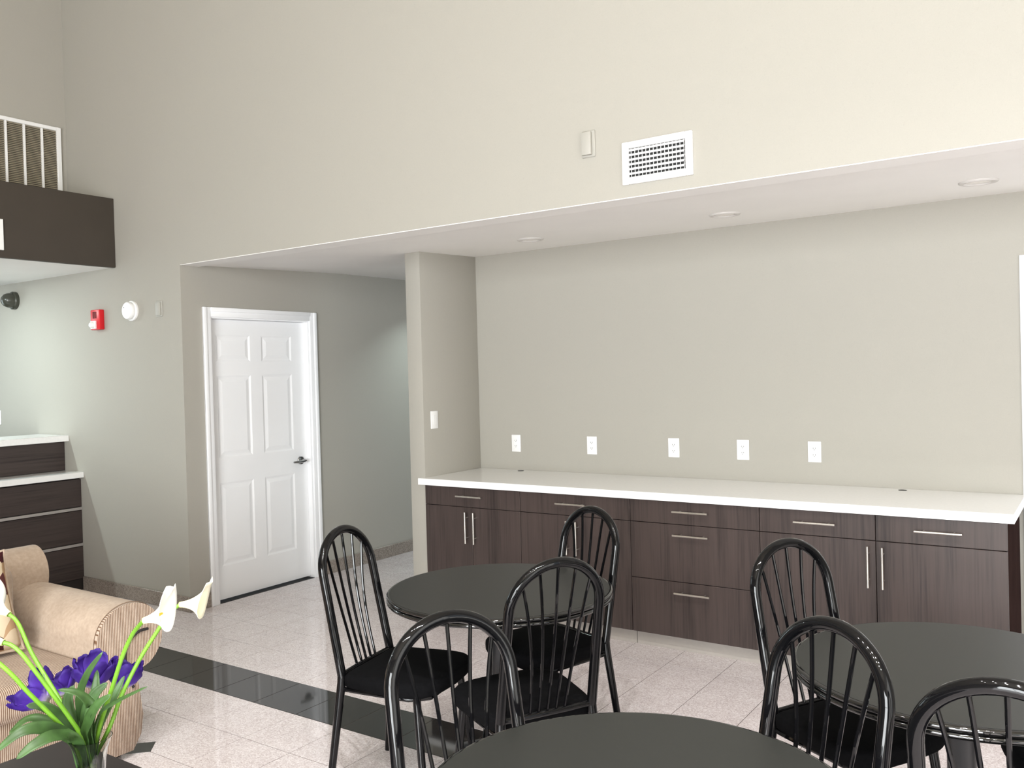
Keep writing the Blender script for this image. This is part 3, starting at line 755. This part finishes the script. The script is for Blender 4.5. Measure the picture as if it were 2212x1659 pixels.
bm = NB(); prism(bm, [(SX0 - 0.03, 0.04), (SX0 + 0.24, 0.04), (SX0 + 0.20, 0.62)] + [(SX0 + 0.085 + 0.125 * math.cos(math.radians(a)), 0.695 + 0.125 * math.sin(math.radians(a))) for a in range(-20, 231, 12)] + [(SX0 - 0.01, 0.55)], SY0 - 0.06, SY1 + 0.06, 'y')
bmesh.ops.bevel(bm, geom=[e for e in bm.edges if e.is_manifold and e.calc_face_angle() > 1.2], offset=0.03, segments=3, affect='EDGES')
obj('backrest', bm, 'chenille', sf, angle=60)
for a, b in ((SY0 + 0.15, ym), (ym, SY1 - 0.15)):
    bm = B(SX0 + 0.17, SX0 + 0.36, a + 0.005, b - 0.005, 0.44, 0.80, 0.07, 4)
    obj('back_cushion', bm, 'chenille', sf, angle=60)
for yy in (SY0 - 0.08, SY1 - 0.08):
    for xx in (SX0 + 0.06, SX1 - 0.12): obj('foot', B(xx, xx + 0.06, yy, yy + 0.06, 0.0, 0.05, 0.004), 'carcass', sf)

def pillow(name, label, loc, rot, size, thick, mat, pip):
    p = thing(name, label, 'pillow', (0, 0, 0))
    bm = NB(); n = 16; vsr = {}
    for side in (1, -1):
        for i in range(n + 1):
            for j in range(n + 1):
                u, v_ = i / n * 2 - 1, j / n * 2 - 1
                edge = (1 - u ** 4) * (1 - v_ ** 4)
                if edge < 1e-9 and side == -1: continue
                pin = 1 - 0.07 * (1 - abs(u) ** 2) * abs(v_) ** 3; pin2 = 1 - 0.07 * (1 - abs(v_) ** 2) * abs(u) ** 3
                vsr[(side, i, j)] = bm.verts.new((side * thick / 2 * max(edge, 0) ** 0.55, u * size / 2 * pin2, v_ * size / 2 * pin))
    g = lambda s, i, j: vsr.get((s, i, j)) or vsr[(1, i, j)]
    for side in (1, -1):
        for i in range(n):
            for j in range(n):
                bm.faces.new([g(side, i, j), g(side, i + 1, j), g(side, i + 1, j + 1), g(side, i, j + 1)])
    obj('cover', bm, mat, p, angle=80)
    h_ = size / 2; ring = []
    for k in range(64):
        s = k / 64 * 8; q = int(s) // 2; f_ = (s - 2 * q) - 1
        u, v_ = ((f_, -1), (1, f_), (-f_, 1), (-1, -f_))[q]
        pin = 1 - 0.07 * (1 - abs(u) ** 2) * abs(v_) ** 3; pin2 = 1 - 0.07 * (1 - abs(v_) ** 2) * abs(u) ** 3
        ring.append((0, u * h_ * pin2, v_ * h_ * pin))
    bm = NB(); tube(bm, ring + ring[:1], 0.007, 8, False); obj('welt', bm, pip, p)
    p.location = loc; p.rotation_euler = rot
    return p
pillow('throw_pillow', 'leaf-print throw pillow leaning in the corner of the tan sofa', (-3.93, 1.655, 0.668), (0.05, -0.30, -0.10), 0.43, 0.15, 'pillow', 'chenille')

# ================================================================== COFFEE TABLE, VASE AND FLOWERS
cx0, cx1, cy0, cy1 = -2.802, -1.95, 0.30, 1.497
ctb = thing('coffee_table', 'low dark espresso table carrying the flower vase in front of the sofa', 'table', ((cx0 + cx1) / 2, (cy0 + cy1) / 2, 0))
obj('tabletop', B(cx0, cx1, cy0, cy1, 0.415, 0.45, 0.003), 'ctop', ctb)
obj('apron', B(cx0 + 0.05, cx1 - 0.05, cy0 + 0.05, cy1 - 0.05, 0.35, 0.415), 'ctop', ctb, smooth=False)
for xx in (cx0 + 0.03, cx1 - 0.09):
    for yy in (cy0 + 0.03, cy1 - 0.09): obj('leg', B(xx, xx + 0.06, yy, yy + 0.06, 0, 0.415, 0.003), 'ctop', ctb)

VX, VY, VZ = -2.18, 1.22, 0.4505
bm = NB()
outer = [(0.036, 0.0), (0.037, 0.02), (0.0345, 0.08), (0.0335, 0.14), (0.0355, 0.175), (0.041, 0.205), (0.0475, 0.225), (0.0525, 0.2365)]
inner = [(0.0505, 0.2365), (0.0455, 0.223), (0.039, 0.203), (0.0335, 0.174), (0.0315, 0.14), (0.0325, 0.08), (0.033, 0.022), (0.0, 0.018)]
lathe(bm, [(0, 0)] + outer + inner, (VX, VY, VZ), 48)
top('glass_vase', bm, 'glass', 'clear flared glass vase holding white callas and purple tulips', 'vase', angle=60)

def frame_to(d):
    d = Vector(d).normalized(); return d.to_track_quat('Z', 'Y')

def calla(label, pts, tip, cream=False, scale=1.0, roll=0.0):
    base = Vector(pts[0])
    f = thing('calla_lily', label, 'flower', tuple(base), 0, 'callas in the glass vase')
    bm = NB(); P = cr(pts, 6); n = len(P); tube(bm, P, [0.0058 - 0.0008 * k / n for k in range(n)], 10); obj('stem', bm, 'stem', f)
    b = Vector(pts[-1]); q = frame_to(Vector(tip) - b)
    # spathe: a rolled funnel whose rim flares to one pointed side
    Lg = (Vector(tip) - b).length * scale
    bm = NB(); nr, na = 14, 28; rings = []
    for i in range(nr):
        s = i / (nr - 1); ring = []
        for k in range(na):
            t_ = 2 * math.pi * k / na
            fl = 0.5 + 0.5 * math.cos(t_)                   # 1 on the long pointed side
            ln = Lg * (0.56 + 0.44 * fl ** 1.6)
            zz = s * ln
            rr = 0.0065 + 0.030 * s ** 1.9 * (0.85 + 0.25 * fl) + 0.012 * s ** 6 * (1 - 0.4 * fl)
            if fl > 0.9: rr *= 1 - 0.45 * s ** 3 * (fl - 0.9) / 0.1
            out = 0.028 * s ** 3 * fl
            ring.append(Vector((math.cos(t_) * rr + out, math.sin(t_) * rr * 1.12 * (1 - 0.35 * fl ** 4 * s ** 4), zz)))
        rings.append([bm.verts.new(v_) for v_ in ring])
    for r0, r1 in zip(rings[:-1], rings[1:]):
        for k in range(na): bm.faces.new((r0[k], r0[(k + 1) % na], r1[(k + 1) % na], r1[k]))
    sp = obj('spathe', bm, 'spathe_cream' if cream else 'spathe', None, angle=80)
    md = sp.modifiers.new('thickness', 'SOLIDIFY'); md.thickness = 0.0012
    sp.parent = f; sp.location = b - base; sp.rotation_mode = 'QUATERNION'; sp.rotation_quaternion = q @ Matrix.Rotation(roll, 3, 'Z').to_quaternion()
    bm = NB(); tube(bm, [(0, 0, 0.008), (0, 0, Lg * 0.3), (0.003, 0, Lg * 0.52)], [0.003, 0.004, 0.0025], 8)
    sx = obj('spadix', bm, 'spadix', None); sx.parent = f; sx.location = sp.location; sx.rotation_mode = 'QUATERNION'; sx.rotation_quaternion = sp.rotation_quaternion
    return f

calla('white calla lily curving over the sofa arm in front of the cream one',
      [(-2.172,1.223,0.475),(-2.175,1.223,0.6),(-2.159,1.224,0.681),(-2.125,1.223,0.748),(-2.076,1.222,0.832),(-2.025,1.222,0.922),(-1.986,1.225,0.979),(-1.965,1.228,1.001),(-1.944,1.23,1.019)], (-1.868, 1.282, 1.047), False, 1.0, 1.45)
calla('cream calla lily standing behind the white one over the sofa arm',
      [(-2.188,1.222,0.475),(-2.196,1.228,0.573),(-2.194,1.234,0.616),(-2.168,1.266,0.699),(-2.157,1.299,0.781),(-2.145,1.345,0.862),(-2.132,1.391,0.927),(-2.125,1.421,0.966),(-2.118,1.45,0.984)], (-2.036, 1.507, 0.992), True, 1.0, 1.7)
calla('calla lily bending highest over the sofa seat',
      [(-2.190,1.225,0.475),(-2.187,1.227,0.577),(-2.212,1.222,0.67),(-2.264,1.213,0.723),(-2.312,1.206,0.778),(-2.36,1.197,0.831),(-2.408,1.19,0.884),(-2.449,1.187,0.938),(-2.472,1.184,0.961),(-2.485,1.175,0.975)], (-2.568, 1.143, 1.017), False, 1.0, 1.5)
calla('calla lily with thick bright green stem bending over the purple tulips',
      [(-2.168,1.218,0.475),(-2.164,1.217,0.586),(-2.172,1.196,0.69),(-2.175,1.165,0.758),(-2.179,1.127,0.828),(-2.19,1.096,0.888),(-2.21,1.072,0.939),(-2.231,1.058,0.962),(-2.247,1.047,0.969)], (-2.31, 1.004, 0.992), False, 1.0, 1.5)
calla('calla lily leaning lowest across the dark coffee table',
      [(-2.176,1.212,0.475),(-2.174,1.204,0.57),(-2.180,1.178,0.69),(-2.182,1.16,0.723),(-2.189,1.108,0.8),(-2.189,1.072,0.85),(-2.196,1.044,0.895),(-2.213,1.021,0.93),(-2.236,1.006,0.951)], (-2.30, 0.965, 0.975), False, 1.0, 1.5)

def petal_mesh():
    bm = NB(); n, m = 9, 7; g = []
    for i in range(n):
        s = i / (n - 1); row = []
        w = 0.024 * math.sin(math.pi * min(1, 0.12 + 0.66 * s)) ** 0.7 * (1.0 if s < 0.85 else 1 - 1.1 * (s - 0.85))
        rad = 0.006 + 0.024 * math.sin(math.pi * (0.06 + 0.62 * s))
        z = 0.070 * s
        for j in range(m):
            u = j / (m - 1) * 2 - 1; ang = u * w / max(rad, 0.008)
            ruff = 0.0024 * math.sin(7 * u + 9 * s) * s
            row.append(bm.verts.new(((rad + ruff) * math.cos(ang), (rad + ruff) * math.sin(ang), z - 0.010 * u * u * s + 0.0015 * math.sin(11 * u) * s ** 3)))
        g.append(row)
    for i in range(n - 1):
        for j in range(m - 1): bm.faces.new((g[i][j], g[i + 1][j], g[i + 1][j + 1], g[i][j + 1]))
    bmesh.ops.recalc_face_normals(bm, faces=bm.faces[:])
    me = bpy.data.meshes.new('petal'); bm.to_mesh(me); bm.free(); me.materials.append(MAT['purple'])
    me.polygons.foreach_set('use_smooth', [True] * len(me.polygons)); return me
PETAL = petal_mesh()

def strap_leaf(bm, pts, w, twist=(0, 0, 1)):
    P = cr(pts, 6); n = len(P); prev = None; up = Vector(twist)
    for i, p in enumerate(P):
        s = i / (n - 1); tg = (P[min(i + 1, n - 1)] - P[max(i - 1, 0)]).normalized()
        side = tg.cross(up)
        if side.length < 1e-3: side = tg.cross(Vector((1, 0, 0)))
        side.normalize(); nn = side.cross(tg)
        ww = w * (0.25 + 0.75 * math.sin(math.pi * min(1, 0.08 + 0.92 * s)) ** 0.8) if s < 0.97 else w * 0.06
        row = [bm.verts.new(p + side * ww * u + nn * (0.25 * ww * (u * u))) for u in (-1, -0.5, 0, 0.5, 1)]
        if prev:
            for k in range(4): bm.faces.new((prev[k], prev[k + 1], row[k + 1], row[k]))
        prev = row
    return bm

def tulip(label, pts, tip, leaves, open_=1.0):
    base = Vector(pts[0]); f = thing('purple_tulip', label, 'flower', tuple(base), 0, 'purple tulips in the glass vase')
    bm = NB(); tube(bm, cr(pts, 5), 0.0036, 8); obj('stem', bm, 'stem2', f)
    b = Vector(pts[-1]); q = frame_to(Vector(tip) - b); sc = (Vector(tip) - b).length / 0.066
    for k in range(7):
        a = k * 2 * math.pi / 7 + 0.3 * (k % 2)
        o = bpy.data.objects.new('petal', PETAL); COL.objects.link(o); o.parent = f
        o.location = b - base; o.rotation_mode = 'QUATERNION'
        tilt = (0.16 if k % 2 else 0.30) * open_
        o.rotation_quaternion = q @ Matrix.Rotation(a, 3, 'Z').to_quaternion() @ Matrix.Rotation(tilt, 3, 'Y').to_quaternion()
        o.scale = (sc, sc * 1.15, sc * (1.0 if k % 2 else 0.93))
        md = o.modifiers.new('thickness', 'SOLIDIFY'); md.thickness = 0.0008
    for lp, w, tw in leaves:
        bm = NB(); strap_leaf(bm, lp, w, tw); lo = obj('leaf', bm, 'leaf', f, angle=80)
        md = lo.modifiers.new('thickness', 'SOLIDIFY'); md.thickness = 0.0009
    return f
LF = dict(
 A=[(-2.178,1.190,0.62),(-2.186,1.181,0.691),(-2.174,1.117,0.746),(-2.169,1.048,0.766),(-2.183,0.99,0.734)],
 B=[(-2.195,1.205,0.62),(-2.213,1.194,0.691),(-2.244,1.142,0.74),(-2.262,1.106,0.755),(-2.26,1.059,0.737)],
 C=[(-2.172,1.200,0.62),(-2.162,1.178,0.699),(-2.125,1.102,0.744),(-2.116,1.048,0.744),(-2.121,1.008,0.725)],
 D=[(-2.165,1.215,0.62),(-2.150,1.211,0.701),(-2.107,1.188,0.781),(-2.106,1.153,0.834),(-2.129,1.114,0.853)],
 E=[(-2.168,1.222,0.62),(-2.146,1.215,0.701),(-2.098,1.206,0.771),(-2.045,1.218,0.806),(-1.966,1.249,0.848)],
 F=[(-2.195,1.232,0.62),(-2.215,1.225,0.688),(-2.202,1.208,0.786),(-2.155,1.205,0.861),(-2.103,1.217,0.922)],
 G=[(-2.172,1.206,0.62),(-2.162,1.197,0.70),(-2.116,1.182,0.753),(-2.078,1.183,0.8),(-2.04,1.198,0.831)],
 H=[(-2.200,1.220,0.62),(-2.216,1.214,0.68),(-2.24,1.205,0.731),(-2.246,1.202,0.779),(-2.233,1.211,0.815)],
 J=[(-2.190,1.208,0.62),(-2.205,1.196,0.70),(-2.222,1.168,0.752),(-2.228,1.130,0.788),(-2.240,1.092,0.800)],
 K=[(-2.186,1.204,0.62),(-2.196,1.190,0.69),(-2.192,1.150,0.725),(-2.186,1.108,0.728),(-2.190,1.060,0.705)],
 L=[(-2.176,1.214,0.62),(-2.172,1.212,0.70),(-2.160,1.214,0.76),(-2.150,1.222,0.815),(-2.158,1.232,0.862)],
 M=[(-2.172,1.222,0.62),(-2.158,1.226,0.70),(-2.138,1.238,0.755),(-2.118,1.256,0.800),(-2.108,1.276,0.842)],
 I=[(-2.185,1.216,0.62),(-2.186,1.217,0.688),(-2.175,1.213,0.753),(-2.15,1.219,0.804),(-2.123,1.238,0.833)])
tulip('purple tulip tipped outward over the sofa seat, beside a second dark one',
      [(-2.192,1.222,0.475),(-2.195,1.224,0.577),(-2.222,1.220,0.665),(-2.275,1.217,0.70),(-2.334,1.213,0.728),(-2.364,1.205,0.749)], (-2.412, 1.163, 0.811), [(LF['A'], 0.017, (0.45, -0.75, 0.45)), (LF['B'], 0.016, (0.2, -0.5, 0.85)), (LF['J'], 0.016, (0.5, -0.8, 0.3)), (LF['K'], 0.015, (0.5, -0.8, 0.2))], 1.2)
tulip('dark purple tulip standing behind the bright green calla stem',
      [(-2.194,1.226,0.475),(-2.196,1.230,0.577),(-2.222,1.238,0.66),(-2.299,1.249,0.70),(-2.343,1.256,0.731),(-2.365,1.253,0.753)], (-2.381, 1.244, 0.819), [(LF['C'], 0.017, (0.45, -0.75, 0.45)), (LF['H'], 0.018, (0.55, -0.8, 0.1))], 1.0)
tulip('broad purple tulip upright in the middle of the bouquet',
      [(-2.182,1.228,0.475),(-2.189,1.231,0.577),(-2.206,1.244,0.681),(-2.242,1.264,0.753),(-2.248,1.273,0.793)], (-2.238, 1.27, 0.877), [(LF['F'], 0.011, (0.55, -0.8, 0.1)), (LF['I'], 0.017, (0.55, -0.8, 0.1)), (LF['D'], 0.014, (0.2, -0.5, 0.85))], 1.1)
tulip('purple tulip between the two calla stems that lean over the sofa arm',
      [(-2.178,1.230,0.475),(-2.187,1.234,0.577),(-2.205,1.252,0.673),(-2.229,1.322,0.743),(-2.226,1.337,0.77)], (-2.219, 1.354, 0.843), [(LF['E'], 0.01, (0.2, -0.5, 0.85)), (LF['G'], 0.016, (0.45, -0.75, 0.45)), (LF['L'], 0.015, (0.5, -0.8, 0.2)), (LF['M'], 0.013, (0.5, -0.8, 0.2))], 0.9)
